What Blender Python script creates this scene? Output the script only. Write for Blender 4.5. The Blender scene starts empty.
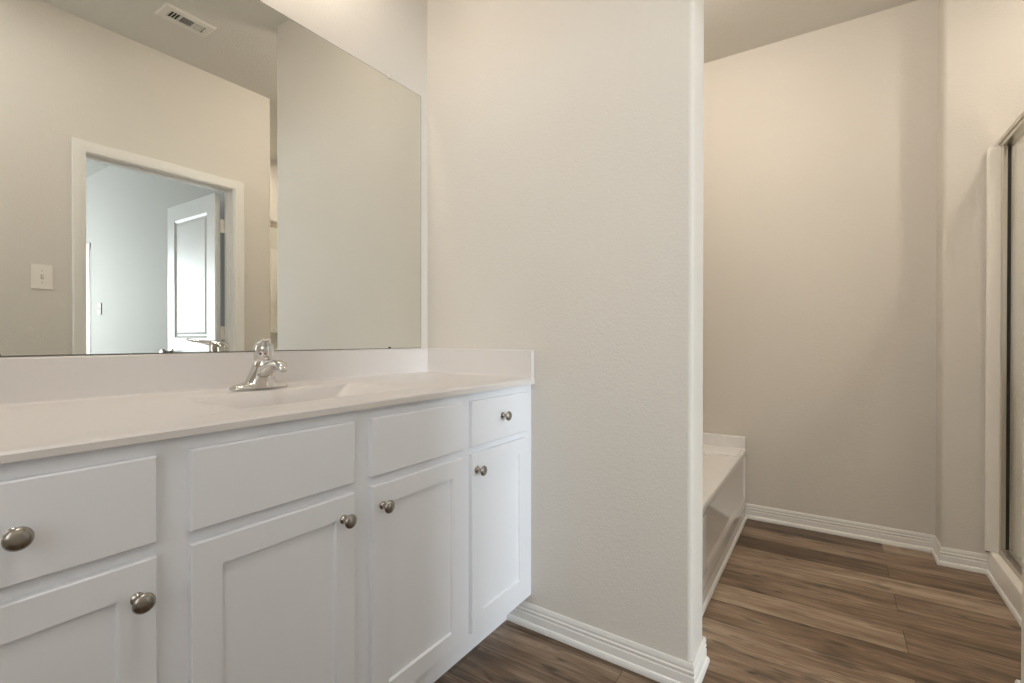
import bpy, bmesh, math, random
from mathutils import Vector, Matrix
random.seed(7)
S = bpy.context.scene
COL = S.collection
PI = math.pi

# ------------------------------------------------------------------ camera
YAW, PITCH, ROLL, FPX = 33.3276, -0.2841, 0.0491, 484.018
cam_data = bpy.data.cameras.new('camera')
cam_data.sensor_width = 36.0
cam_data.lens = FPX / 1024 * 36.0
cam_data.clip_start = 0.02
cam = bpy.data.objects.new('camera', cam_data)
COL.objects.link(cam)
S.camera = cam
_a, _b, _r = (math.radians(v) for v in (YAW, PITCH, ROLL))
_F = Vector((-math.sin(_a), math.cos(_a), 0)); _R = Vector((math.cos(_a), math.sin(_a), 0)); _U = Vector((0, 0, 1))
_F2 = _F * math.cos(_b) + _U * math.sin(_b); _U2 = _U * math.cos(_b) - _F * math.sin(_b)
_R3 = _R * math.cos(_r) + _U2 * math.sin(_r); _U3 = _U2 * math.cos(_r) - _R * math.sin(_r)
cam.matrix_world = Matrix(((_R3.x, _U3.x, -_F2.x, 1.4359), (_R3.y, _U3.y, -_F2.y, 0.0),
                           (_R3.z, _U3.z, -_F2.z, 1.0503), (0, 0, 0, 1)))

# ------------------------------------------------------------------ world, exposure, daylight
world = bpy.data.worlds.new('world'); S.world = world
world.use_nodes = True
world.node_tree.nodes['Background'].inputs[0].default_value = (0.80, 0.90, 1.0, 1)
world.node_tree.nodes['Background'].inputs[1].default_value = 0.12
S.view_settings.view_transform = 'Standard'
S.view_settings.look = 'None'
S.view_settings.gamma = 1.0
S.view_settings.use_curve_mapping = False
S.view_settings.exposure = 0.62
S.cycles.blur_glossy = 0.0
S.cycles.sample_clamp_indirect = 60.0


def area(name, loc, size, rot, power, color):
    d = bpy.data.lights.new(name, 'AREA'); d.shape = 'RECTANGLE'
    d.size, d.size_y = size; d.energy = power; d.color = color
    o = bpy.data.objects.new(name, d); o.location = loc; o.rotation_euler = rot
    COL.objects.link(o); return o


# daylight entering the bedroom through its windows (just outside the panes)
DAY_S, DAY_E = 12.0, 162.0
area('bedroom_daylight', (3.9, -3.12, 1.45), (2.1, 1.5), (math.radians(90), 0, 0), DAY_S, (0.86, 0.94, 1.0))
area('bedroom_daylight', (6.62, 0.10, 1.45), (1.5, 1.5), (0, math.radians(90), 0), DAY_E, (0.86, 0.94, 1.0))
# fill daylight through an invented, unseen window behind the camera
FILL_DAY_W = 6.0
area('fill_daylight', (1.35, -.78, 1.55), (.9, 1.2), (math.radians(90), 0, 0), FILL_DAY_W, (1.0, 0.985, 0.96))
# ceiling lamps: bath hall and tub are added fill, then the shower lamp
WARM = (1.0, 0.90, 0.78)
SOFT = (1.0, 0.97, 0.93)
VANITY_EMIT, HALL_FILL_W, TUB_FILL_W, SHOWER_W = 24.0, 4.8, 14.5, 5.2


def spot_disc(name, loc, r, power, color=WARM):
    d = bpy.data.lights.new(name, 'AREA'); d.shape = 'DISK'; d.size = r * 2; d.energy = power; d.color = color
    o = bpy.data.objects.new(name, d); o.location = loc; COL.objects.link(o); return o


# ------------------------------------------------------------------ materials
def mat(name, col, rough=0.5, metal=0.0, spec=0.5, coat=0.0):
    m = bpy.data.materials.new(name); m.use_nodes = True
    b = m.node_tree.nodes['Principled BSDF']
    b.inputs['Base Color'].default_value = (*col, 1)
    b.inputs['Roughness'].default_value = rough
    b.inputs['Metallic'].default_value = metal
    b.inputs['Specular IOR Level'].default_value = spec
    if coat: b.inputs['Coat Weight'].default_value = coat; b.inputs['Coat Roughness'].default_value = 0.05
    return m


def add_bump(m, scale, strength, dist=0.002, detail=2.0, rough=0.5, low=0.0, high=1.0):
    nt = m.node_tree; b = nt.nodes['Principled BSDF']
    tc = nt.nodes.new('ShaderNodeTexCoord'); n = nt.nodes.new('ShaderNodeTexNoise')
    n.inputs['Scale'].default_value = scale; n.inputs['Detail'].default_value = detail; n.inputs['Roughness'].default_value = rough
    mr = nt.nodes.new('ShaderNodeMapRange'); mr.inputs['From Min'].default_value = low; mr.inputs['From Max'].default_value = high
    mr.interpolation_type = 'SMOOTHSTEP'
    bp = nt.nodes.new('ShaderNodeBump'); bp.inputs['Strength'].default_value = strength; bp.inputs['Distance'].default_value = dist
    nt.links.new(tc.outputs['Object'], n.inputs['Vector']); nt.links.new(n.outputs[0], mr.inputs['Value'])
    nt.links.new(mr.outputs[0], bp.inputs['Height']); nt.links.new(bp.outputs[0], b.inputs['Normal'])
    return m


M = {}
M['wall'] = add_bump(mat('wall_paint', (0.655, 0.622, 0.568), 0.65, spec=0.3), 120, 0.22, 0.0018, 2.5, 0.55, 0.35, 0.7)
M['bedwall'] = add_bump(mat('bedroom_paint_dimmed', (0.43, 0.425, 0.40), 0.7, spec=0.3), 110, 0.3, 0.0015, 2, 0.5, 0.4, 0.7)  # wall colour darkened to hold down the bedroom's strong daylight
M['ceil'] = add_bump(mat('ceiling_paint', (0.70, 0.68, 0.635), 0.85, spec=0.2), 90, 0.4, 0.002, 2, 0.5, 0.35, 0.7)
M['trim'] = mat('trim_paint', (0.80, 0.785, 0.75), 0.35)
M['cab'] = add_bump(mat('cabinet_paint', (0.79, 0.81, 0.85), 0.38), 400, 0.08, 0.0005)
M['counter'] = mat('cultured_marble', (0.68, 0.65, 0.63), 0.33)
M['tub'] = mat('tub_acrylic', (0.80, 0.785, 0.775), 0.16, coat=0.5)
M['fiber'] = mat('shower_fiberglass', (0.80, 0.775, 0.72), 0.25, coat=0.2)
M['chrome'] = mat('chrome', (0.72, 0.71, 0.69), 0.06, 1.0)
M['nickel'] = mat('satin_nickel', (0.37, 0.345, 0.31), 0.26, 1.0)
M['alu'] = mat('brushed_frame', (0.62, 0.58, 0.52), 0.28, 1.0)
M['black'] = mat('plain_black', (0.012, 0.012, 0.012), 0.5)
M['dark'] = mat('vent_black', (0.02, 0.018, 0.015), 0.8)
M['plate'] = mat('switch_plastic', (0.82, 0.78, 0.72), 0.35)
M['slot'] = mat('screw_grey', (0.50, 0.46, 0.41), 0.5)  # even grey of the switch screws and toggle slot
M['red'] = mat('hot_dot', (0.35, 0.02, 0.02), 0.4)
M['blue'] = mat('cold_dot', (0.02, 0.03, 0.12), 0.4)
M['vent'] = mat('vent_enamel', (0.74, 0.72, 0.67), 0.4)
M['mirror'] = mat('mirror_silver', (0.80, 0.805, 0.765), 0.0, 1.0)
M['mirror_edge'] = mat('mirror_edge_glass', (0.05, 0.055, 0.045), 0.2)
M['clip'] = mat('clear_clip_plastic', (0.62, 0.60, 0.55), 0.15)
M['carpet'] = mat('bedroom_carpet', (0.42, 0.38, 0.33), 0.95, spec=0.1)
gl = bpy.data.materials.new('shower_glass'); gl.use_nodes = True
_nt = gl.node_tree; _nt.nodes.clear()
_o = _nt.nodes.new('ShaderNodeOutputMaterial'); _mx = _nt.nodes.new('ShaderNodeMixShader')
_t = _nt.nodes.new('ShaderNodeBsdfTransparent'); _t.inputs[0].default_value = (0.98, 0.985, 0.97, 1)
_g = _nt.nodes.new('ShaderNodeBsdfGlossy'); _g.inputs['Roughness'].default_value = 0.02
_fr = _nt.nodes.new('ShaderNodeFresnel'); _fr.inputs[0].default_value = 1.45
_ge = _nt.nodes.new('ShaderNodeNewGeometry'); _mr = _nt.nodes.new('ShaderNodeMapRange')
_mr.inputs['To Min'].default_value = 1.45; _mr.inputs['To Max'].default_value = 1 / 1.45
_nt.links.new(_ge.outputs['Backfacing'], _mr.inputs['Value']); _nt.links.new(_mr.outputs[0], _fr.inputs[0])
_nt.links.new(_fr.outputs[0], _mx.inputs[0]); _nt.links.new(_t.outputs[0], _mx.inputs[1])
_nt.links.new(_g.outputs[0], _mx.inputs[2]); _nt.links.new(_mx.outputs[0], _o.inputs[0])
M['glass'] = gl


def emis(name, col, st):
    m = bpy.data.materials.new(name); m.use_nodes = True
    b = m.node_tree.nodes['Principled BSDF']; b.inputs['Base Color'].default_value = (*col, 1)
    b.inputs['Emission Color'].default_value = (*col, 1); b.inputs['Emission Strength'].default_value = st
    return m


M['door'] = mat('door_paint_dimmed', (0.61, 0.61, 0.595), 0.4)  # white paint darkened so the daylit leaf doesn't burn out
M['bulb'] = emis('lit_globe', (1.0, 0.89, 0.77), VANITY_EMIT)
M['lens'] = emis('lit_lens', (1.0, 0.9, 0.77), 1.5)


def floor_material():
    m = bpy.data.materials.new('vinyl_plank'); m.use_nodes = True
    nt = m.node_tree; L = nt.links; N = nt.nodes.new; b = nt.nodes['Principled BSDF']
    tc = N('ShaderNodeTexCoord'); mp = N('ShaderNodeMapping'); mp.inputs['Location'].default_value = (0.33, 0.05, 0)
    L.new(tc.outputs['Object'], mp.inputs[0])

    def brick(c1, c2, mortar, ms):
        t = N('ShaderNodeTexBrick'); t.offset = 0.37; t.offset_frequency = 2; t.squash = 1.0
        t.inputs['Color1'].default_value = c1; t.inputs['Color2'].default_value = c2; t.inputs['Mortar'].default_value = mortar
        t.inputs['Scale'].default_value = 1.0; t.inputs['Mortar Size'].default_value = ms; t.inputs['Mortar Smooth'].default_value = 0.2
        t.inputs['Bias'].default_value = 0.0; t.inputs['Brick Width'].default_value = 1.22; t.inputs['Row Height'].default_value = 0.152
        L.new(mp.outputs[0], t.inputs['Vector']); return t
    ident = brick((0, 0, 0, 1), (1, 1, 1, 1), (0.5, 0.5, 0.5, 1), 0.0)
    seam = brick((1, 1, 1, 1), (1, 1, 1, 1), (0, 0, 0, 1), 0.0014)
    # shift of the grain from plank to plank
    sep = N('ShaderNodeSeparateXYZ'); L.new(mp.outputs[0], sep.inputs[0])
    mul = N('ShaderNodeMath'); mul.operation = 'MULTIPLY'; mul.inputs[1].default_value = 37.0; L.new(ident.outputs['Color'], mul.inputs[0])

    def grain(sx, sy, scale, detail, rough, dist):
        a = N('ShaderNodeMath'); a.operation = 'MULTIPLY'; a.inputs[1].default_value = sx; L.new(sep.outputs[0], a.inputs[0])
        c = N('ShaderNodeMath'); c.operation = 'MULTIPLY'; c.inputs[1].default_value = sy; L.new(sep.outputs[1], c.inputs[0])
        cb = N('ShaderNodeCombineXYZ'); L.new(a.outputs[0], cb.inputs[0]); L.new(c.outputs[0], cb.inputs[1]); L.new(mul.outputs[0], cb.inputs[2])
        n = N('ShaderNodeTexNoise'); n.inputs['Scale'].default_value = scale; n.inputs['Detail'].default_value = detail
        n.inputs['Roughness'].default_value = rough; n.inputs['Distortion'].default_value = dist
        L.new(cb.outputs[0], n.inputs['Vector']); return n
    big = grain(1.0, 7.0, 1.6, 3, 0.6, 0.5)
    mid = grain(1.0, 14.0, 4.0, 6, 0.68, 1.0)
    fine = grain(1.0, 22.0, 14.0, 4, 0.7, 0.3)
    knot = grain(1.0, 3.2, 6.5, 2, 0.5, 0.4)
    cr = N('ShaderNodeValToRGB'); e = cr.color_ramp.elements
    e[0].position = 0.385; e[0].color = (0.050, 0.028, 0.014, 1)
    e[1].position = 0.700; e[1].color = (0.44, 0.335, 0.240, 1)
    x = cr.color_ramp.elements.new(0.49); x.color = (0.125, 0.074, 0.040, 1)
    x = cr.color_ramp.elements.new(0.58); x.color = (0.235, 0.158, 0.100, 1)

    def wsum(items):
        last = None
        for src, w in items:
            q = N('ShaderNodeMath'); q.operation = 'MULTIPLY_ADD'; q.inputs[1].default_value = w
            L.new(src, q.inputs[0])
            if last: L.new(last, q.inputs[2])
            else: q.inputs[2].default_value = 0.0
            last = q.outputs[0]
        return last
    s = wsum([(big.outputs[0], 0.40), (mid.outputs[0], 0.32), (fine.outputs[0], 0.20), (ident.outputs['Color'], 0.19)])
    L.new(s, cr.inputs[0])
    kr = N('ShaderNodeMapRange'); kr.inputs['From Min'].default_value = 0.30; kr.inputs['From Max'].default_value = 0.40
    kr.inputs['To Min'].default_value = 0.50; kr.inputs['To Max'].default_value = 1.0
    L.new(knot.outputs[0], kr.inputs['Value'])
    m1 = N('ShaderNodeMix'); m1.data_type = 'RGBA'; m1.blend_type = 'MULTIPLY'; m1.inputs[0].default_value = 1.0
    L.new(cr.outputs[0], m1.inputs[6]); L.new(kr.outputs[0], m1.inputs[7])
    sr = N('ShaderNodeMapRange'); sr.inputs['To Min'].default_value = 0.35; L.new(seam.outputs['Color'], sr.inputs['Value'])
    m2 = N('ShaderNodeMix'); m2.data_type = 'RGBA'; m2.blend_type = 'MULTIPLY'; m2.inputs[0].default_value = 1.0
    strk = grain(1.0, 26.0, 2.6, 3, 0.6, 0.8)
    st = N('ShaderNodeMapRange'); st.inputs['From Min'].default_value = 0.56; st.inputs['From Max'].default_value = 0.72
    st.inputs['To Min'].default_value = 1.0; st.inputs['To Max'].default_value = 0.42; L.new(strk.outputs[0], st.inputs['Value'])
    m3 = N('ShaderNodeMix'); m3.data_type = 'RGBA'; m3.blend_type = 'MULTIPLY'; m3.inputs[0].default_value = 1.0
    L.new(m1.outputs[2], m3.inputs[6]); L.new(st.outputs[0], m3.inputs[7])
    vo = N('ShaderNodeTexVoronoi'); vo.inputs['Scale'].default_value = 4.2
    vm = N('ShaderNodeMapping'); vm.inputs['Scale'].default_value = (1.0, 2.3, 1.0); L.new(mp.outputs[0], vm.inputs[0])
    L.new(vm.outputs[0], vo.inputs['Vector'])
    vr = N('ShaderNodeMapRange'); vr.inputs['From Min'].default_value = 0.02; vr.inputs['From Max'].default_value = 0.10
    vr.inputs['To Min'].default_value = 0.25; vr.inputs['To Max'].default_value = 1.0; L.new(vo.outputs['Distance'], vr.inputs['Value'])
    m4 = N('ShaderNodeMix'); m4.data_type = 'RGBA'; m4.blend_type = 'MULTIPLY'; m4.inputs[0].default_value = 1.0
    L.new(m3.outputs[2], m4.inputs[6]); L.new(vr.outputs[0], m4.inputs[7])
    L.new(m4.outputs[2], m2.inputs[6]); L.new(sr.outputs[0], m2.inputs[7])
    L.new(m2.outputs[2], b.inputs['Base Color'])
    b.inputs['Roughness'].default_value = 0.42
    bp = N('ShaderNodeBump'); bp.inputs['Strength'].default_value = 0.18; bp.inputs['Distance'].default_value = 0.001
    L.new(fine.outputs[0], bp.inputs['Height']); L.new(bp.outputs[0], b.inputs['Normal'])
    return m


M['floor'] = floor_material()


# ------------------------------------------------------------------ helpers
def link(name, bm, m, parent=None, smooth=False, auto=None):
    bmesh.ops.recalc_face_normals(bm, faces=bm.faces)
    me = bpy.data.meshes.new(name); bm.to_mesh(me); bm.free()
    ms = m if isinstance(m, (list, tuple)) else [m]
    for q in ms: me.materials.append(q)
    if smooth:
        for p in me.polygons: p.use_smooth = True
        if auto: me.set_sharp_from_angle(angle=math.radians(auto))
    o = bpy.data.objects.new(name, me); COL.objects.link(o)
    if parent: o.parent = parent; o.matrix_parent_inverse = Matrix.Translation(parent.location).inverted()
    return o


def tag(o, label=None, cat=None, group=None):
    if label: o['label'] = label
    if cat: o['category'] = cat
    if group: o['group'] = group
    return o


def struct(o):
    o['kind'] = 'structure'; return o


def empty(name, loc, label, cat, group=None):
    o = bpy.data.objects.new(name, None); o.location = loc; o.empty_display_size = 0.1
    COL.objects.link(o); return tag(o, label, cat, group)


def box(bm, x0, x1, y0, y1, z0, z1, bevel=0.0, seg=2):
    t = bmesh.new()
    bmesh.ops.create_cube(t, size=1)
    bmesh.ops.scale(t, vec=(x1 - x0, y1 - y0, z1 - z0), verts=t.verts)
    bmesh.ops.translate(t, vec=((x0 + x1) / 2, (y0 + y1) / 2, (z0 + z1) / 2), verts=t.verts)
    if bevel: bmesh.ops.bevel(t, geom=t.edges, offset=bevel, segments=seg, affect='EDGES', profile=0.5)
    merge(bm, t)


def merge(bm, t):
    me = bpy.data.meshes.new('tmp'); t.to_mesh(me); t.free(); bm.from_mesh(me); bpy.data.meshes.remove(me)


def fillet(pts, radii, seg=6):
    out = []; n = len(pts)
    for i, p in enumerate(pts):
        r = radii[i] if i < len(radii) else 0
        if not r: out.append(Vector(p)); continue
        p = Vector(p); a = (Vector(pts[i - 1]) - p).normalized(); b = (Vector(pts[(i + 1) % n]) - p).normalized()
        ang = a.angle(b); d = r / math.tan(ang / 2); c = p + (a + b).normalized() * (r / math.sin(ang / 2))
        s, e = p + a * d - c, p + b * d - c
        for k in range(seg + 1):
            t = k / seg; tot = s.angle(e)
            v = (s * math.sin((1 - t) * tot) + e * math.sin(t * tot)) / math.sin(tot)
            out.append(c + v)
    return out


def prism(bm, pts, z0, z1):
    lo = [bm.verts.new((p[0], p[1], z0)) for p in pts]; hi = [bm.verts.new((p[0], p[1], z1)) for p in pts]
    n = len(pts)
    for i in range(n): bm.faces.new((lo[i], lo[(i + 1) % n], hi[(i + 1) % n], hi[i]))
    bm.faces.new(lo[::-1]); bm.faces.new(hi)


def sweep(bm, path, N, prof, closed=False):
    """profile points (a, b): a sideways from the path (left of travel seen along -N), b along N; mitred corners"""
    N = Vector(N); P = [Vector(p) for p in path]; n = len(P); rings = []
    for i in range(n):
        ls = []
        if i > 0 or closed: d = (P[i] - P[i - 1]).normalized(); ls.append(N.cross(d))
        if i < n - 1 or closed: d = (P[(i + 1) % n] - P[i]).normalized(); ls.append(N.cross(d))
        m = ls[0] if len(ls) == 1 else (ls[0] + ls[1]) / (1 + ls[0].dot(ls[1]))
        rings.append([bm.verts.new(P[i] + m * a + N * b) for a, b in prof])
    k = len(prof)
    for i in range(n - 1 + (1 if closed else 0)):
        A, B = rings[i], rings[(i + 1) % n]
        for j in range(k): bm.faces.new((A[j], A[(j + 1) % k], B[(j + 1) % k], B[j]))
    if not closed: bm.faces.new(rings[0][::-1]); bm.faces.new(rings[-1])


def lathe(bm, prof, M4=Matrix.Identity(4), seg=32):
    """profile (r, h) revolved about local z"""
    rings = []
    for r, h in prof:
        if r < 1e-6: rings.append([bm.verts.new(M4 @ Vector((0, 0, h)))])
        else: rings.append([bm.verts.new(M4 @ Vector((r * math.cos(2 * PI * k / seg), r * math.sin(2 * PI * k / seg), h))) for k in range(seg)])
    for A, B in zip(rings, rings[1:]):
        for k in range(seg):
            k2 = (k + 1) % seg
            if len(A) == 1 and len(B) == 1: continue
            if len(A) == 1: bm.faces.new((A[0], B[k], B[k2]))
            elif len(B) == 1: bm.faces.new((A[k], B[0], A[k2]))
            else: bm.faces.new((A[k], B[k], B[k2], A[k2]))
    if len(rings[0]) > 1: bm.faces.new(rings[0][::-1])
    if len(rings[-1]) > 1: bm.faces.new(rings[-1])


def loft(bm, secs, seg=24, ex=2.0):
    """secs: (centre, axis_u, axis_v, exponent); closed superellipse rings"""
    rings = []
    for s in secs:
        c, u, v = (Vector(q) for q in s[:3]); e = s[3] if len(s) > 3 else ex; ring = []
        for k in range(seg):
            t = 2 * PI * k / seg; a, b = math.cos(t), math.sin(t)
            a = math.copysign(abs(a) ** (2 / e), a); b = math.copysign(abs(b) ** (2 / e), b)
            ring.append(bm.verts.new(c + u * a + v * b))
        rings.append(ring)
    for A, B in zip(rings, rings[1:]):
        for k in range(seg): bm.faces.new((A[k], A[(k + 1) % seg], B[(k + 1) % seg], B[k]))
    bm.faces.new(rings[0][::-1]); bm.faces.new(rings[-1])


def holed_face(bm, outer, holes):
    """flat face with holes; loops are lists of BMVerts"""
    edges = []
    for lp in [outer] + holes:
        for i in range(len(lp)):
            a, b = lp[i], lp[(i + 1) % len(lp)]
            edges.append(bm.edges.get((a, b)) or bm.edges.new((a, b)))
    bmesh.ops.triangle_fill(bm, use_beauty=True, use_dissolve=False, edges=edges)


def panel_slab(bm, frame, w, h, t, panels, steps, edge=0.0015):
    """slab w x h x t in a local frame (origin, U, V, W=outward); rectangular panels sunk by steps [(inset, depth)]"""
    O, U, V, W = (Vector(q) for q in frame)
    P = lambda a, b, c: bm.verts.new(O + U * a + V * b + W * c)
    def rect(a0, a1, b0, b1, c): return [P(a0, b0, c), P(a1, b0, c), P(a1, b1, c), P(a0, b1, c)]
    def band(A, B):
        for i in range(4): bm.faces.new((A[i], A[(i + 1) % 4], B[(i + 1) % 4], B[i]))
    back = rect(0, w, 0, h, 0); side = rect(0, w, 0, h, t - edge); front = rect(edge, w - edge, edge, h - edge, t)
    bm.faces.new(back[::-1]); band(back, side); band(side, front)
    holes = []
    for a0, a1, b0, b1 in panels:
        prev = rect(a0, a1, b0, b1, t); holes.append(prev)
        for ins, dep in steps:
            cur = rect(a0 + ins, a1 - ins, b0 + ins, b1 - ins, t - dep); band(prev, cur); prev = cur
        bm.faces.new(prev)
    if holes: holed_face(bm, front, holes)
    else: bm.faces.new(front)


# ------------------------------------------------------------------ room shell
H = 2.743
XW = 1.886            # door wall
YP0, YP1 = 1.527, 1.496   # partition face at the mirror wall / at its end
XE, YPB = 1.095, 1.648
YF, XJ, YJ, YE = 3.137, 1.872, 2.985, 1.930


def wall(name, loops, m=None):
    bm = bmesh.new()
    for pts, z0, z1 in loops: prism(bm, pts, z0, z1)
    return struct(link(name, bm, m or M['wall'], smooth=True, auto=35))


bm = bmesh.new(); box(bm, -0.12, 3.1, -0.75, 3.3, -0.1, 0.0); struct(link('floor', bm, M['floor']))
bm = bmesh.new(); box(bm, 3.1, 6.6, -3.0, 2.9, -0.1, 0.0); box(bm, 2.0, 3.1, -3.0, -0.75, -0.1, 0.0)
struct(link('floor', bm, M['carpet']))
bm = bmesh.new(); box(bm, -0.12, 3.1, -0.75, 3.3, H, H + 0.1); struct(link('ceiling', bm, M['ceil']))
bm = bmesh.new(); box(bm, 3.1, 6.6, -3.0, 2.9, H, H + 0.1); box(bm, 2.0, 3.1, -3.0, -0.75, H, H + 0.1)
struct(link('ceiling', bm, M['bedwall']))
wall('wall_left', [([(-0.12, -0.75), (0, -0.75), (0, 3.137), (-0.12, 3.137)], 0, H)])
wall('wall_partition', [(fillet([(0, YP0), (XE, YP1), (XE, YPB), (0, YPB)], [0, .016, .016, 0]), 0, H)])
wall('wall_back', [(fillet([(-.12, YF), (XJ, YF), (XJ, YJ), (3.1, YJ), (3.1, 3.3), (-.12, 3.3)], [0, 0, .018]), 0, H)])
_wf = lambda a, b: [(a, -.75), (b, -.75), (b, -.65), (a, -.65)]
wall('wall_front', [(_wf(-.12, .85), 0, H), (_wf(1.85, 2.0), 0, H), (_wf(.85, 1.85), 0, .9), (_wf(.85, 1.85), 2.2, H)])
bm = bmesh.new()
for a, b in ((.85, .9), (1.8, 1.85)): box(bm, a, b, -.73, -.68, .9, 2.2)
for a, b in ((.9, .95), (2.15, 2.2), (1.53, 1.57)): box(bm, .9, 1.8, -.73, -.68, a, b)
struct(link('added_window_3', bm, M['trim']))  # unseen window, invented to let in fill daylight
wall('wall_right', [([(XW, -.65), (2.0, -.65), (2.0, .893), (XW, .893)], 0, H),
                    ([(XW, .893), (2.0, .893), (2.0, 1.683), (XW, 1.683)], 2.052, H),
                    (fillet([(XW, 1.683), (2.0, 1.683), (2.0, 1.800), (3.1, 1.800), (3.1, YE), (XW, YE)], [0, 0, 0, 0, 0, .018]), 0, H)])
wall('wall_shower', [([(3.0, YE), (3.1, YE), (3.1, YJ), (3.0, YJ)], 0, H)])
# bedroom beyond the door
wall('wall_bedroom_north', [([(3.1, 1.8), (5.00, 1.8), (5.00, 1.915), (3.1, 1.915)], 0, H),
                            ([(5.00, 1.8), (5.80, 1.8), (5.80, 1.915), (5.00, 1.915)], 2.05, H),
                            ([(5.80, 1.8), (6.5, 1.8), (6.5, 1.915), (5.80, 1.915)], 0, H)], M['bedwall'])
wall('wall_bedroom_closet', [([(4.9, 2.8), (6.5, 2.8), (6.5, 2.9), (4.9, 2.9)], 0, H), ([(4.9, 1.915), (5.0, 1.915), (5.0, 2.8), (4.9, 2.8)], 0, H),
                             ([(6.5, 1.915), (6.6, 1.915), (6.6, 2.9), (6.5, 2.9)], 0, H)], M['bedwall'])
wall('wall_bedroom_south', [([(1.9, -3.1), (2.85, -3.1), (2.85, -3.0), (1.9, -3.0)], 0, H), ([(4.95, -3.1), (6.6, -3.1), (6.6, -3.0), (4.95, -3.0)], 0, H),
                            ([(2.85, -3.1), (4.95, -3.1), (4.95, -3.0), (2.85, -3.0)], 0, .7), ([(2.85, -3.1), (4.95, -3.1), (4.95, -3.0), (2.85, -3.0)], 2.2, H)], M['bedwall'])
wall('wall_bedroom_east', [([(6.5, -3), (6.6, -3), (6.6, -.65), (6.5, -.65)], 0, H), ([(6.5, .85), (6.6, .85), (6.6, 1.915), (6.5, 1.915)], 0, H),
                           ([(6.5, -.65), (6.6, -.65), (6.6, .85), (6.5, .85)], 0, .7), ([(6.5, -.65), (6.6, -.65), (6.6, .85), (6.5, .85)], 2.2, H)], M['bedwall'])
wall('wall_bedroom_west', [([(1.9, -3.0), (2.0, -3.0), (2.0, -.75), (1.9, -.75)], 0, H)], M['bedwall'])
# a thin skin of the dimmed bedroom paint on its side of the shared wall
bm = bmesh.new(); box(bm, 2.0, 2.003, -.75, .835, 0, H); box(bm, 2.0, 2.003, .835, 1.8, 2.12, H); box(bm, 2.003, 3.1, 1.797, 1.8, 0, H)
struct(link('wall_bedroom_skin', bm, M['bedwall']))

# windows of the bedroom (outside the frame)
for nm, axis in (('window_1', 'y'), ('window_2', 'x')):
    bm = bmesh.new()
    if axis == 'y':
        for a, b in ((2.85, 2.91), (4.89, 4.95), (3.87, 3.93)): box(bm, a, b, -3.07, -3.03, .7, 2.2)
        for a, b in ((.7, .76), (2.14, 2.2), (1.43, 1.47)): box(bm, 2.91, 4.89, -3.07, -3.03, a, b)
    else:
        for a, b in ((-.65, -.59), (.79, .85)): box(bm, 6.53, 6.57, a, b, .7, 2.2)
        for a, b in ((.7, .76), (2.14, 2.2), (1.43, 1.47)): box(bm, 6.53, 6.57, -.59, .79, a, b)
    struct(link(nm, bm, M['trim']))

# baseboards: profile a = out of the wall, b = up
BB = [(0, 0), (.021, 0), (.022, .006), (.0205, .013), (.017, .0185), (.0115, .021), (.0115, .046), (.0085, .049), (.0085, .0535), (.0115, .056),
      (.0115, .0605), (.0080, .0635), (.0080, .068), (.0100, .0705), (.0090, .078), (.0055, .0845), (0, .0845)]
BB = [(a * .78, b) for a, b in BB]


def base(name, path):
    bm = bmesh.new(); sweep(bm, [(*p, 0) for p in path], (0, 0, 1), [(-a, b) for a, b in BB])
    return struct(link(name, bm, M['trim'], smooth=True, auto=30))


fx = lambda x: YP0 + (YP1 - YP0) * x / XE
base('baseboard_partition', [(0.424, fx(.424)), (XE, YP1), (XE, YPB), (1.045, YPB)])
base('baseboard_back', [(1.022, YF), (XJ, YF), (XJ, YJ), (2.031, YJ)])
base('baseboard_right', [(2.031, YE), (XW, YE), (XW, 1.748)])
base('baseboard_front', [(XW, .850), (XW, -.65), (0, -.65), (0, -.05)])
bm = bmesh.new()
sweep(bm, [(3.1, 1.797, 0), (4.93, 1.797, 0)], (0, 0, 1), [(-a, b) for a, b in BB])
struct(link('baseboard_bedroom', bm, M['trim'], smooth=True, auto=30))
# quarter round along the tub and the shower curb
QR = [(0, 0)] + [(.011 * math.sin(t * PI / 12), .017 * math.cos(t * PI / 12)) for t in range(6, -1, -1)]
bm = bmesh.new(); sweep(bm, [(1.024, YPB, 0), (1.024, YF - .012, 0)], (0, 0, 1), [(-a, b) for a, b in QR]); struct(link('trim_1', bm, M['trim'], smooth=True, auto=40))
bm = bmesh.new(); sweep(bm, [(2.032, YJ - .012, 0), (2.032, YE + .012, 0)], (0, 0, 1), [(-a, b) for a, b in QR]); struct(link('trim_2', bm, M['trim'], smooth=True, auto=40))

# door casing + jamb (bathroom side and bedroom side)
CAS = [(-a * .9, b) for a, b in ((0, 0), (0, .008), (.006, .011), (.020, .011), (.026, .014), (.048, .016), (.058, .018), (.063, .013), (.063, 0))]


def casing(name, path, N, m=None):
    bm = bmesh.new(); sweep(bm, path, N, CAS); return struct(link(name, bm, m or M['trim'], smooth=True, auto=30))


casing('trim_3', [(XW, 1.677, 0), (XW, 1.677, 2.043), (XW, .907, 2.043), (XW, .907, 0)][::-1], (-1, 0, 0))
casing('trim_4', [(2.003, .907, 0), (2.003, .907, 2.043), (2.003, 1.677, 2.043), (2.003, 1.677, 0)][::-1], (1, 0, 0))
bm = bmesh.new()
for y0, y1 in ((.893, .903), (1.670, 1.683)): box(bm, XW - .001, 2.004, y0, y1, 0, 2.052)
box(bm, XW - .001, 2.004, .903, 1.670, 2.038, 2.052)
box(bm, 1.925, 1.962, .903, .914, 0, 2.027); box(bm, 1.925, 1.962, 1.659, 1.670, 0, 2.027); box(bm, 1.925, 1.962, .903, 1.670, 2.027, 2.038)
struct(link('trim_5', bm, M['trim']))

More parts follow.
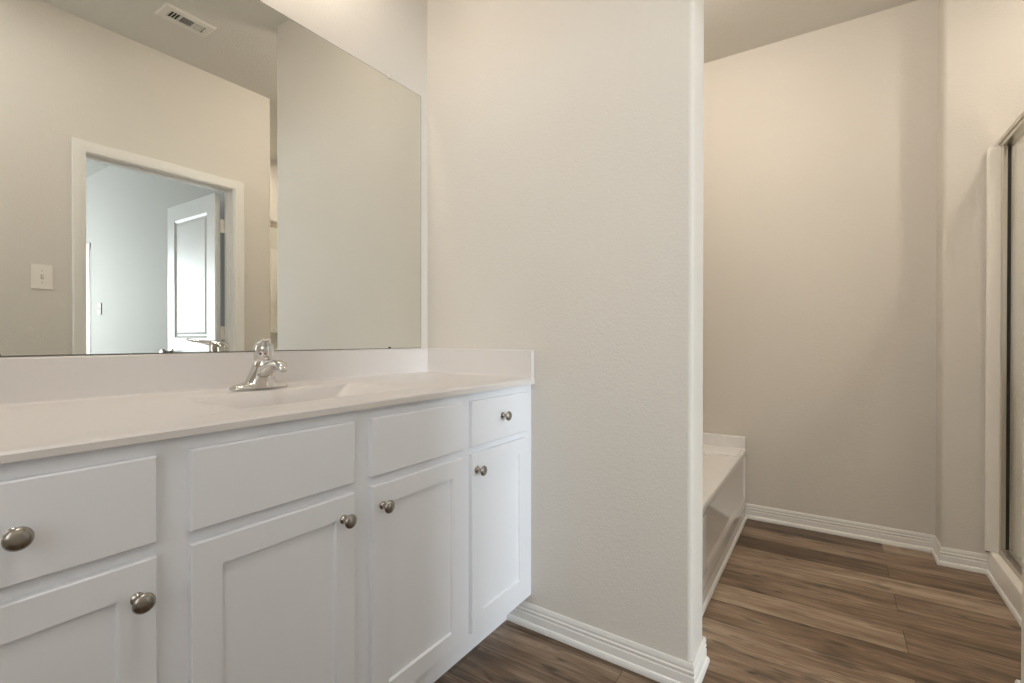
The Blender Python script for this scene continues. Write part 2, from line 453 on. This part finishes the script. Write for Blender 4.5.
# door_1: two-panel leaf swung open into the bedroom
bm = bmesh.new()
lx0, lx1, ly = 2.006, 2.716, 1.610
st = [(.006, .004), (.016, .009), (.024, .009), (.040, .005)]
panel_slab(bm, ((lx0, ly + .0175, .012), (1, 0, 0), (0, 0, 1), (0, -1, 0)), lx1 - lx0, 2.012, .0175,
           [(.11, lx1 - lx0 - .11, .20, .94), (.11, lx1 - lx0 - .11, 1.045, 1.90)], st)
panel_slab(bm, ((lx1, ly + .0175, .012), (-1, 0, 0), (0, 0, 1), (0, 1, 0)), lx1 - lx0, 2.012, .0175,
           [(.11, lx1 - lx0 - .11, .20, .94), (.11, lx1 - lx0 - .11, 1.045, 1.90)], st)
d1 = struct(link('door_1', bm, M['door']))
for z in (.22, 1.09, 1.81):
    bm = bmesh.new(); box(bm, 2.0, 2.008, ly + .035, 1.670, z - .045, z + .045, .001)
    lathe(bm, [(.006, -.045), (.006, .045)], Matrix.Translation((2.006, 1.659, z)), 12)
    h = link('hinge', bm, M['plate'], d1)
bm = bmesh.new()
for sy, y in ((-1, ly), (1, ly + .035)):
    Mx = Matrix.Translation((lx1 - .06, y, .95)) @ Matrix.Rotation(PI / 2 * -sy, 4, 'X')
    lathe(bm, [(.030, 0), (.030, .006), (.012, .010), (.012, .035), (.024, .045), (.027, .056), (.020, .066), (0, .068)], Mx, 20)
link('door_knob', bm, M['nickel'], d1, True, 40)

# door_2: closet door further down the bedroom
casing('trim_6', [(5.00, 1.797, 0), (5.00, 1.797, 2.045), (5.80, 1.797, 2.045), (5.80, 1.797, 0)], (0, -1, 0))
bm = bmesh.new(); panel_slab(bm, ((5.055, 1.86, .012), (1, 0, 0), (0, 0, 1), (0, -1, 0)), .735, 2.02, .035, [(.11, .625, .2, .94), (.11, .625, 1.045, 1.90)], st)
d2 = struct(link('door_2', bm, M['trim']))
for z in (.25, 1.10, 1.76):
    bm = bmesh.new(); box(bm, 5.001, 5.058, 1.822, 1.834, z - .05, z + .05, .002); link('hinge', bm, M['plate'], d2)

# ------------------------------------------------------------------ vanity cabinet
VB, VF = 0.526, 0.5405      # face frame, door faces
van = empty('vanity_cabinet', (0.27, 0.73, 0), 'long white painted vanity cabinet with shaker doors and round nickel knobs', 'cabinet')
bm = bmesh.new()
VY0, VY1 = -0.045, fx(VB) - .0005
box(bm, VB - .018, VB, VY0, VY1, .118, .8875)
for a, b in ((VY0, VY0 + .016), (.352, .368), (1.117, 1.133), (VY1 - .016, VY1)): box(bm, .001, VB - .018, a, b, .118, .880 if a in (VY0, VY1 - .016) else .70)
box(bm, .001, VB - .018, VY0, VY1, .118, .134); box(bm, .001, .007, VY0, VY1, .134, .76)
box(bm, 0.001, .422, VY0, VY1, 0, .118)
link('body', bm, M['cab'], van)
bm = bmesh.new(); box(bm, .422, .427, VY0, VY1, 0, .118, .001); link('toe_kick', bm, M['cab'], van)


def knob(y, z, parent):
    bm = bmesh.new(); Mx = Matrix.Translation((VF, y, z)) @ Matrix.Rotation(PI / 2, 4, 'Y')
    lathe(bm, [(.0, 0), (.0095, .0), (.0098, .0025), (.0070, .0050), (.0052, .008), (.0048, .015), (.0060, .0195), (.0115, .0215), (.0145, .0230), (.0155, .0250),
               (.0150, .0270), (.0120, .0295), (.0070, .0312), (0, .0318)], Mx, 32)
    return link('knob', bm, M['nickel'], parent, True, 50)


def front(name, y0, y1, z0, z1, shaker):
    bm = bmesh.new(); w, h = y1 - y0, z1 - z0
    panel_slab(bm, ((VB, y0, z0), (0, 1, 0), (0, 0, 1), (1, 0, 0)), w, h, VF - VB,
               [(.050, w - .050, .050, h - .050)] if shaker else [], [(.0025, .0065)], .002)
    return link(name, bm, M['cab'], van)


DZ = (.163, .7035); FZ = (.7255, .8635)
k = front('drawer', .005, .333, *FZ, False); knob(.170, .793, k)
k = front('door', .005, .333, *DZ, True); knob(.306, .648, k)
front('false_drawer_front', .382, .718, *FZ, False)
k = front('door', .382, .718, *DZ, True); knob(.686, .653, k)
front('false_drawer_front', .767, 1.104, *FZ, False)
k = front('door', .767, 1.104, *DZ, True); knob(.797, .653, k)
k = front('drawer', 1.146, 1.462, *FZ, False); knob(1.305, .801, k)
k = front('door', 1.146, 1.462, *DZ, True); knob(1.169, .654, k)

# ------------------------------------------------------------------ countertop with integral basin
CX = 0.5415


def cz(x, y): return .902 + .005 * y + (1 - x / .55) * (.010 - .005 * y)


ct = empty('countertop', (0.27, 0.73, 0.885), 'pale cultured marble countertop with sunken rectangular basin on the white vanity', 'countertop')
bm = bmesh.new()
CY0, CY1 = -0.055, 1.5265


def top_at(x, y, dz=0): return bm.verts.new((x, y, cz(x, y) + dz))


cy1 = lambda x: fx(x) - .0005
# outline points (ccw) densified along the long edges
out2 = [(.002, CY0), (CX - .004, CY0), (CX - .004, cy1(CX)), (.002, cy1(0.0))]
outer = [top_at(*p) for p in out2]
e1 = [bm.verts.new((x, y, cz(x, y) - .004)) for x, y in ((.002, CY0), (CX, CY0), (CX, cy1(CX)), (.002, cy1(0)))]
e2 = [bm.verts.new((x, y, .8885)) for x, y in ((.002, CY0), (CX, CY0), (CX, cy1(CX)), (.002, cy1(0)))]
for A, B in ((outer, e1), (e1, e2)):
    for i in range(4): bm.faces.new((A[i], A[(i + 1) % 4], B[(i + 1) % 4], B[i]))


def rrect(x0, x1, y0, y1, r, seg=7):
    pts = []
    for cxx, cyy, a0 in ((x1 - r, y0 + r, -90), (x1 - r, y1 - r, 0), (x0 + r, y1 - r, 90), (x0 + r, y0 + r, 180)):
        for k in range(seg + 1):
            a = math.radians(a0 + 90 * k / seg); pts.append((cxx + r * math.cos(a), cyy + r * math.sin(a)))
    return pts


bx0, bx1, by0, by1 = .155, .425, .525, 1.005
rings = []
for ins_x, ins_y, dep, r in ((0, 0, 0, .012), (.002, .002, .0012, .014), (.005, .010, .006, .018), (.010, .050, .045, .024), (.020, .085, .085, .035),
                             (.036, .120, .112, .045), (.065, .150, .124, .05), (.100, .19, .127, .035)):
    ring = [top_at(x, y, -dep) for x, y in rrect(bx0 + ins_x, bx1 - ins_x * 1.6, by0 + ins_y, by1 - ins_y, r)]
    rings.append(ring)
for A, B in zip(rings, rings[1:]):
    for i in range(len(A)): bm.faces.new((A[i], A[(i + 1) % len(A)], B[(i + 1) % len(A)], B[i]))
bm.faces.new(rings[-1])
holed_face(bm, outer, [rings[0]])
link('top', bm, M['counter'], ct, True, 25)
# backsplash and side splash, each with a coved foot
SP = [(0, -.02), (.032, -.02), (.032, 0), (.026, .0015), (.0215, .006), (.020, .012), (.020, .1005), (.018, .1025), (0, .1025)]
bm = bmesh.new(); sweep(bm, [(.0005, CY1 - .0005, .9085), (.0005, CY0, .9085)], (0, 0, 1), SP); link('backsplash', bm, M['counter'], ct, True, 30)
bm = bmesh.new()
sweep(bm, [(CX - .003, cy1(CX), .9075), (.0205, cy1(.02), .9085)], (0, 0, 1), SP); link('side_splash', bm, M['counter'], ct, True, 30)
bm = bmesh.new(); lathe(bm, [(0, 0), (.022, 0), (.022, .003), (.016, .0045), (.015, .002), (0, .004)], Matrix.Translation((.285, .765, .782)), 24)
link('drain', bm, M['chrome'], ct, True, 40)

# ------------------------------------------------------------------ faucet
FX, FY, FZ0 = .103, .743, .9110
fa = empty('faucet', (FX, FY, FZ0), 'chrome single-lever faucet standing behind the basin on the countertop', 'faucet')
bm = bmesh.new()   # escutcheon with drooping wings
secs = []
for t, hw, hh in ((-1, .006, .003), (-.97, .015, .009), (-.88, .020, .014), (-.7, .023, .0175), (-.5, .0255, .021), (-.33, .028, .027), (-.2, .029, .034), (0, .029, .036),
                  (.2, .029, .034), (.33, .028, .027), (.5, .0255, .021), (.7, .023, .0175), (.88, .020, .014), (.97, .015, .009), (1, .006, .003)):
    secs.append(((FX, FY + .078 * t, FZ0 + hh * .42), (hw, 0, 0), (0, 0, hh * .58), 2.3))
loft(bm, secs, 28)
for v in bm.verts: v.co.z = max(v.co.z, FZ0)
link('escutcheon', bm, M['chrome'], fa, True, 60)
bm = bmesh.new()   # body, flared where it meets the escutcheon
loft(bm, [((FX, FY, FZ0 + .004), (.033, 0, 0), (0, .048, 0), 2.2), ((FX + .002, FY, FZ0 + .018), (.032, 0, 0), (0, .041, 0), 2.2),
          ((FX + .008, FY, FZ0 + .040), (.031, 0, 0), (0, .0335, 0)), ((FX + .015, FY, FZ0 + .060), (.029, 0, 0), (0, .0285, 0)),
          ((FX + .020, FY, FZ0 + .072), (.027, 0, 0), (0, .0265, 0)), ((FX + .021, FY, FZ0 + .078), (.024, 0, 0), (0, .024, 0))], 32)
link('body', bm, M['chrome'], fa, True, 60)
bm = bmesh.new()   # spout reaching over the basin


def sp(x, z, du, dv, ang, e=2.3):
    a = math.radians(ang)
    return ((FX + x, FY, FZ0 + z), (math.sin(a) * dv, 0, math.cos(a) * dv), (0, du, 0), e)


loft(bm, [sp(.005, .036, .027, .026, 10), sp(.030, .048, .025, .021, 0), sp(.053, .060, .021, .016, -8), sp(.074, .069, .0180, .0130, -4), sp(.092, .072, .0160, .0120, 14),
          sp(.104, .069, .0150, .0115, 50), sp(.109, .062, .0140, .0115, 85), sp(.110, .058, .0125, .0112, 90)], 28)
link('spout', bm, M['chrome'], fa, True, 60)
bm = bmesh.new(); lathe(bm, [(.0, 0), (.0105, 0), (.0115, .003), (.0115, .010), (0, .010)], Matrix.Translation((FX + .110, FY, FZ0 + .051)), 24)
link('aerator', bm, M['chrome'], fa, True, 40)
# handle: domed cap with a flat lever turned a little towards the near end of the room
hx, hy = FX + .022, FY
hd = Vector((math.cos(math.radians(-27)), math.sin(math.radians(-27)), 0)); hs = Vector((-hd.y, hd.x, 0)); up = Vector((0, 0, 1))
hc = lambda d, z: Vector((hx, hy, FZ0 + z)) + hd * d
bm = bmesh.new()
loft(bm, [(hc(0, .080), hd * .0255, hs * .0255), (hc(.001, .086), hd * .0275, hs * .0265), (hc(.002, .100), hd * .0275, hs * .0262), (hc(.004, .112), hd * .0275, hs * .0262),
          (hc(.005, .121), hd * .0255, hs * .0245), (hc(.006, .128), hd * .019, hs * .0190), (hc(.006, .1315), hd * .007, hs * .008)], 32)
link('handle_cap', bm, M['chrome'], fa, True, 60)
bm = bmesh.new()
lv = []
for d, z, w, t in ((-.014, .120, .018, .010), (.010, .123, .0185, .0105), (.028, .126, .016, .0085), (.048, .129, .013, .006), (.070, .132, .0115, .0045), (.090, .1345, .0120, .0042),
                   (.099, .1365, .0115, .0042), (.106, .1380, .0085, .0036), (.109, .1385, .004, .002)):
    lv.append((hc(d, z), hs * w, up * t, 2.6))
loft(bm, lv, 24); link('lever', bm, M['chrome'], fa, True, 60)
for sgn, mm, nm in ((-1, 'blue', 'cold_dot'), (1, 'red', 'hot_dot')):
    bm = bmesh.new(); p = hc(.0285, .099) + hs * (.006 * sgn - .004)
    lathe(bm, [(0, 0), (.0032, 0), (.0028, .0012), (0, .0015)], Matrix.Translation(p) @ hd.to_track_quat('Z', 'Y').to_matrix().to_4x4(), 14)
    tag(link(nm, bm, M[mm], fa), 'dark red dot' if sgn > 0 else 'dark blue dot')

# ------------------------------------------------------------------ mirror
mi = empty('wall_mirror', (0, .72, 1.011), 'large frameless mirror above the vanity backsplash', 'mirror')
MY0, MY1, MZ0, MZ1 = -.035, 1.482, 1.0135, 2.0625
bm = bmesh.new(); box(bm, .0005, .0060, MY0, MY1, MZ0, MZ1); 
f = [q for q in bm.faces if q.calc_center_median().x > .0059][0]
bmesh.ops.inset_region(bm, faces=[f], thickness=.0018)
f.material_index = 1
g = link('glass_sheet', bm, [M['mirror_edge'], M['mirror']], mi)
for y in (.25, 1.31):
    for z, s in ((MZ0, 1), (MZ1, -1)):
        bm = bmesh.new()
        if s > 0: box(bm, .001, .010, y - .004, y + .004, z - .0005, z + .006, .0012)
        else: box(bm, .0005, .010, y - .009, y + .009, z - .004, z + .010, .002); lathe(bm, [(0, 0), (.004, 0), (.003, .002), (0, .002)], Matrix.Translation((.010, y, z + .005)) @ Matrix.Rotation(PI / 2, 4, 'Y'), 12)
        link('mirror_clip', bm, M['black'] if s > 0 else M['clip'], mi)

# ------------------------------------------------------------------ switches and vent
sw = empty('light_switch', (XW, .735, 1.361), 'white toggle light switch on the beige wall beside the door casing', 'light switch')
bm = bmesh.new(); box(bm, XW - .006, XW - .0005, .695, .775, 1.299, 1.423, .002); link('plate', bm, M['plate'], sw)
bm = bmesh.new(); box(bm, XW - .0075, XW - .006, .729, .741, 1.349, 1.373); tag(link('toggle_slot', bm, M['slot'], sw), 'grey slot')
bm = bmesh.new(); box(bm, XW - .016, XW - .006, .7315, .7385, 1.357, 1.369, .0015); link('toggle', bm, M['plate'], sw)
for z in (1.331, 1.391):
    bm = bmesh.new(); lathe(bm, [(0, 0), (.003, 0), (.0025, .0012), (0, .0012)], Matrix.Translation((XW - .006, .735, z)) @ Matrix.Rotation(-PI / 2, 4, 'Y'), 12)
    link('screw', bm, M['slot'], sw)
s2 = empty('light_switch', (4.73, 1.797, 1.35), 'small white switch on the bedroom wall near the closet door', 'light switch')
bm = bmesh.new(); box(bm, 4.695, 4.765, 1.790, 1.7965, 1.295, 1.41, .002); link('plate', bm, M['plate'], s2)
bm = bmesh.new(); box(bm, 4.726, 4.734, 1.780, 1.790, 1.345, 1.36, .001); link('toggle', bm, M['plate'], s2)

ve = empty('ceiling_vent', (1.443, 1.205, H), 'white louvred air register set in the bathroom ceiling', 'air vent')
vx0, vx1, vy0, vy1 = 1.370, 1.517, 1.084, 1.327
ix0, ix1, iy0, iy1 = 1.412, 1.478, 1.122, 1.290
bm = bmesh.new()
o = [bm.verts.new((x, y, H - .0005)) for x, y in ((vx0, vy0), (vx1, vy0), (vx1, vy1), (vx0, vy1))]
o2 = [bm.verts.new((x, y, H - .007)) for x, y in ((vx0 + .008, vy0 + .008), (vx1 - .008, vy0 + .008), (vx1 - .008, vy1 - .008), (vx0 + .008, vy1 - .008))]
i1 = [bm.verts.new((x, y, H - .007)) for x, y in ((ix0, iy0), (ix1, iy0), (ix1, iy1), (ix0, iy1))]
i2 = [bm.verts.new((v.co.x, v.co.y, H - .0005)) for v in i1]
for A, B in ((o, o2), (o2, i1), (i1, i2)):
    for i in range(4): bm.faces.new((A[i], A[(i + 1) % 4], B[(i + 1) % 4], B[i]))
link('frame', bm, M['vent'], ve)
bm = bmesh.new(); box(bm, ix0, ix1, iy0, iy1, H - .0012, H - .0004); tag(link('backing', bm, M['dark'], ve), 'black duct for the shade behind the louvres')  # black sheet stands for the shade behind the louvres


def vane(x0, x1, y0, y1, axis, ang, w=.0075):
    bm = bmesh.new(); box(bm, -(x1 - x0) / 2, (x1 - x0) / 2, -(y1 - y0) / 2, (y1 - y0) / 2, -.0005, .0005)
    bmesh.ops.rotate(bm, cent=(0, 0, 0), matrix=Matrix.Rotation(math.radians(ang), 3, axis), verts=bm.verts)
    bmesh.ops.translate(bm, vec=((x0 + x1) / 2, (y0 + y1) / 2, H - .0045), verts=bm.verts)
    link('louvre', bm, M['vent'], ve)


for k in range(4): y = 1.127 + k * .0140; vane(ix0, ix1, y - .0036, y + .0036, 'X', 28)
for k in range(6): x = ix0 + .006 + k * .0108; vane(x - .0042, x + .0042, 1.180, 1.235, 'Y', -42)
for k in range(4): y = 1.243 + k * .0125; vane(ix0, ix1, y - .0045, y + .0045, 'X', -28)
for a in (1.174, 1.236): bm = bmesh.new(); box(bm, ix0, ix1, a, a + .0045, H - .0075, H - .001); link('divider', bm, M['vent'], ve)
bm = bmesh.new(); lathe(bm, [(0, 0), (.003, 0), (.003, .004), (0, .004)], Matrix.Translation((1.462, 1.288, H - .012)), 12); tag(link('damper_lever', bm, M['dark'], ve), 'small dark lever')

# ------------------------------------------------------------------ bathtub
tb = empty('bathtub', (.5, 2.4, 0), 'white glossy acrylic bathtub with long apron, behind the partition wall', 'bathtub')
TX, TZ, TY0, TY1 = 1.024, .402, YPB + .001, YF - .0005
bm = bmesh.new()
oy = [(.001, TY0), (TX - .010, TY0), (TX - .010, TY1), (.001, TY1)]
outer = [bm.verts.new((x, y, TZ)) for x, y in oy]


def ellr(x0, x1, y0, y1, z, e=3.0, n=48):
    out = []
    for k in range(n):
        t = 2 * PI * k / n; a, b = math.cos(t), math.sin(t)
        a = math.copysign(abs(a) ** (2 / e), a); b = math.copysign(abs(b) ** (2 / e), b)
        out.append(bm.verts.new(((x0 + x1) / 2 + (x1 - x0) / 2 * a, (y0 + y1) / 2 + (y1 - y0) / 2 * b, z)))
    return out


R = [ellr(.10, .80, TY0 + .13, 2.86, TZ), ellr(.108, .792, TY0 + .138, 2.852, TZ - .006), ellr(.12, .78, TY0 + .155, 2.83, TZ - .03), ellr(.16, .74, TY0 + .20, 2.74, TZ - .2),
     ellr(.21, .69, TY0 + .26, 2.62, TZ - .30), ellr(.28, .62, TY0 + .34, 2.52, TZ - .325)]
for A, B in zip(R, R[1:]):
    for i in range(48): bm.faces.new((A[i], A[(i + 1) % 48], B[(i + 1) % 48], B[i]))
bm.faces.new(R[-1]); holed_face(bm, outer, [R[0]])
e = [bm.verts.new((x, y, z)) for x, y, z in ((.001, TY0, TZ - .01), (TX, TY0, TZ - .010), (TX, TY1, TZ - .010), (.001, TY1, TZ - .01))]
em = [bm.verts.new((x, y, z)) for x, y, z in ((.001, TY0, TZ - .001), (TX - .003, TY0, TZ - .003), (TX - .003, TY1, TZ - .003), (.001, TY1, TZ - .001))]
for A, B in ((outer, em), (em, e)):
    for i in range(4): bm.faces.new((A[i], A[(i + 1) % 4], B[(i + 1) % 4], B[i]))
link('shell', bm, M['tub'], tb, True, 35)
bm = bmesh.new()   # apron skirt with sunken field and a kick ledge
AP = [(0, 0), (.0, .390), (.992, .390), (TX, .392), (TX, .366), (TX - .004, .360), (TX - .009, .354), (TX - .011, .345), (TX - .011, .150), (TX - .009, .137), (TX - .001, .118), (TX, .108), (TX, .070),
      (TX - .003, .062), (TX - .0045, .056), (TX - .004, .048), (TX - .001, .022), (TX - .001, 0)]
front_y0, front_y1 = TY0, TY1
sec = [[bm.verts.new((max(x, .90), y, z)) for x, z in AP] for y in (TY0, 2.045, 2.060, 3.105, 3.118, TY1)]
flat = lambda s: [setattr(v.co, 'x', TX) for v, (x, z) in zip(s, AP) if x > .99 and z > .12]
for s in (sec[0], sec[1], sec[4], sec[5]): flat(s)
for A, B in zip(sec, sec[1:]):
    for j in range(len(AP)): bm.faces.new((A[j], A[(j + 1) % len(AP)], B[(j + 1) % len(AP)], B[j]))
bm.faces.new(sec[0][::-1]); bm.faces.new(sec[-1])
link('apron', bm, M['tub'], tb, True, 20)
bm = bmesh.new()   # raised end ledge and tile flange against the far wall
sweep(bm, [(TX - .002, 3.1365, TZ), (.002, 3.1365, TZ)], (0, 0, 1), [(0, -.004), (.022, -.004), (.022, .001), (.0165, .006), (.0165, .071), (.013, .0745), (0, .0745)])
link('end_flange', bm, M['tub'], tb, True, 30)
bm = bmesh.new()
loft_pts = [(0.002, 2.90), (TX - .012, 2.90), (TX - .012, TY1 - .02), (0.002, TY1 - .02)]
t = bmesh.new(); prism(t, loft_pts, TZ - .002, TZ + .0045); merge(bm, t)
bmesh.ops.bevel(bm, geom=[e for e in bm.edges if all(v.co.z > TZ for v in e.verts)], offset=.004, segments=3, affect='EDGES')
link('end_ledge', bm, M['tub'], tb, True, 40)

# ------------------------------------------------------------------ shower
sp_ = empty('shower_pan', (2.5, 2.46, 0), 'cream shower pan with raised curb at the foot of the glass enclosure', 'shower pan')
bm = bmesh.new()
SY0, SY1 = YE + .001, YJ - .001
CP = [(2.032, 0), (2.032, .092), (2.035, .100), (2.042, .104), (2.128, .106), (2.140, .100), (2.150, .050), (2.30, .040), (2.998, .045), (2.998, 0)]
A = [bm.verts.new((x, SY0, z)) for x, z in CP]; B = [bm.verts.new((x, SY1, z)) for x, z in CP]
for j in range(len(CP)): bm.faces.new((A[j], A[(j + 1) % len(CP)], B[(j + 1) % len(CP)], B[j]))
bm.faces.new(A[::-1]); bm.faces.new(B)
link('pan', bm, M['fiber'], sp_, True, 35)
bm = bmesh.new(); lathe(bm, [(0, 0), (.045, 0), (.045, .003), (0, .003)], Matrix.Translation((2.6, 2.46, .0425)), 24); link('drain', bm, M['chrome'], sp_)

su = empty('shower_surround', (2.5, 2.46, .1), 'cream fiberglass shower wall panels lining the shower alcove', 'shower wall')
STOP = 1.902


def upanel(bm, x0, x1, ya, yb):
    pts = fillet([(x0, ya), (x1, ya), (x1, yb), (x0, yb)], [.012, 0, 0, .012], 5)
    t = bmesh.new(); prism(t, pts, .107, STOP); merge(bm, t)


bm = bmesh.new(); upanel(bm, 2.016, 2.997, YJ - .026, YJ - .0005)
bmesh.ops.bevel(bm, geom=[e for e in bm.edges if all(v.co.z > 1.9 for v in e.verts)], offset=.006, segments=3, affect='EDGES'); link('side_panel', bm, M['fiber'], su, True, 40)
bm = bmesh.new(); upanel(bm, 2.016, 2.997, YE + .0005, YE + .026)
bmesh.ops.bevel(bm, geom=[e for e in bm.edges if all(v.co.z > 1.9 for v in e.verts)], offset=.006, segments=3, affect='EDGES'); link('side_panel', bm, M['fiber'], su, True, 40)
bm = bmesh.new(); box(bm, 2.972, 2.9985, YE + .026, YJ - .026, .046, STOP, .004); box(bm, 2.93, 2.974, YE + .026, YJ - .026, 1.10, 1.13, .008)
link('back_panel', bm, M['fiber'], su, True, 40)
bm = bmesh.new(); box(bm, 2.017, 2.032, YJ - .0285, YJ - .0255, .1045, .1085, .0005); link('caulk_gap', bm, M['black'], su)

sd = empty('shower_door', (2.08, 2.46, .105), 'framed glass shower door standing on the cream curb', 'shower door')
GY0, GY1 = YE + .027, YJ - .027
bm = bmesh.new(); box(bm, 2.055, 2.100, YE + .002, YJ - .001, 1.9135, 1.934, .002); box(bm, 2.062, 2.096, YE + .002, YJ - .001, 1.908, 1.914); box(bm, 2.057, 2.098, GY0, GY1, 1.8905, 1.9085, .002); link('header', bm, M['alu'], sd)
bm = bmesh.new()
box(bm, 2.060, 2.100, GY0, GY1, .1055, .118, .002); box(bm, 2.060, 2.066, GY0, GY1, .118, .130, .001); box(bm, 2.082, 2.088, GY0, GY1, .118, .134, .001); link('sill_track', bm, M['alu'], sd)
for y0, y1 in ((GY0, GY0 + .024), (GY1 - .024, GY1)):
    bm = bmesh.new(); box(bm, 2.060, 2.076, y0, y1, .118, 1.895, .002); box(bm, 2.076, 2.098, y0 if y0 == GY0 else y1 - .012, y0 + .012 if y0 == GY0 else y1, .118, 1.895, .001); link('jamb', bm, M['alu'], sd)
bm = bmesh.new(); box(bm, 2.077, 2.0885, GY1 - .019, GY1 - .0125, .135, 1.888); link('gap_strip', bm, M['black'], sd)  # black strip stands in for the dark gap beside the glass
tag(bpy.data.objects['gap_strip'], 'black strip for the dark gap')
bm = bmesh.new(); box(bm, 2.083, 2.089, GY0 + .02, GY1 - .03, .130, 1.895); link('glass_panel', bm, M['glass'], sd)
bm = bmesh.new(); box(bm, 2.070, 2.082, 2.10, 2.115, .85, 1.15, .004); link('pull_handle', bm, M['alu'], sd)

# ------------------------------------------------------------------ lamps
vl = empty('vanity_light', (0, .74, 2.42), 'nickel vanity light bar with glowing glass globes above the mirror', 'wall lamp')
bm = bmesh.new(); box(bm, .0005, .030, .44, 1.04, 2.44, 2.52, .006); link('backplate', bm, M['nickel'], vl)
for y in (.50, .74, .98):
    bm = bmesh.new(); lathe(bm, [(.012, 0), (.012, .09)], Matrix.Translation((.03, y, 2.48)) @ Matrix.Rotation(PI / 2, 4, 'Y'), 16)
    lathe(bm, [(.028, 0), (.028, .03), (.010, .05)], Matrix.Translation((.12, y, 2.455)), 20); link('arm', bm, M['nickel'], vl, True, 40)
    bm = bmesh.new(); bmesh.ops.create_uvsphere(bm, u_segments=24, v_segments=16, radius=.045)
    bmesh.ops.translate(bm, vec=(.12, y, 2.405), verts=bm.verts); link('globe', bm, M['bulb'], vl, True)
for nm, (x, y), w, lab in (('ceiling_light', (.88, 2.05), TUB_FILL_W, 'added round flush ceiling light above the bathtub'),  # unseen light added to brighten the tub end
                           ('ceiling_light', (2.45, 2.43), SHOWER_W, 'round flush ceiling light inside the shower alcove'),
                           ('ceiling_light', (1.22, .40), HALL_FILL_W, 'added wide round ceiling light over the entrance end of the vanity room')):  # unseen light added to brighten floor and cabinet fronts
    cl = empty(nm, (x, y, H), lab, 'ceiling light')
    R0 = .17 if w == HALL_FILL_W else .07
    bm = bmesh.new(); lathe(bm, [(R0, 0), (R0 + .02, 0), (R0 + .024, -.004), (R0 + .02, -.010), (R0 + .002, -.012), (R0, -.006)], Matrix.Translation((x, y, H - .0005)), 32); link('ring', bm, M['vent'], cl, True, 40)
    bm = bmesh.new(); lathe(bm, [(0, 0), (R0, 0), (R0, -.004), (0, -.004)], Matrix.Translation((x, y, H - .002)), 32); link('lens', bm, M['lens'], cl)
    if w != TUB_FILL_W: spot_disc('lamp_glow', (x, y, H - .013), R0 - .005, w, SOFT if w == HALL_FILL_W else WARM)
    else:
        d = bpy.data.lights.new('lamp_glow', 'POINT'); d.energy = w; d.shadow_soft_size = .06; d.color = WARM
        o = bpy.data.objects.new('lamp_glow', d); o.location = (x, y, H - .085); COL.objects.link(o)
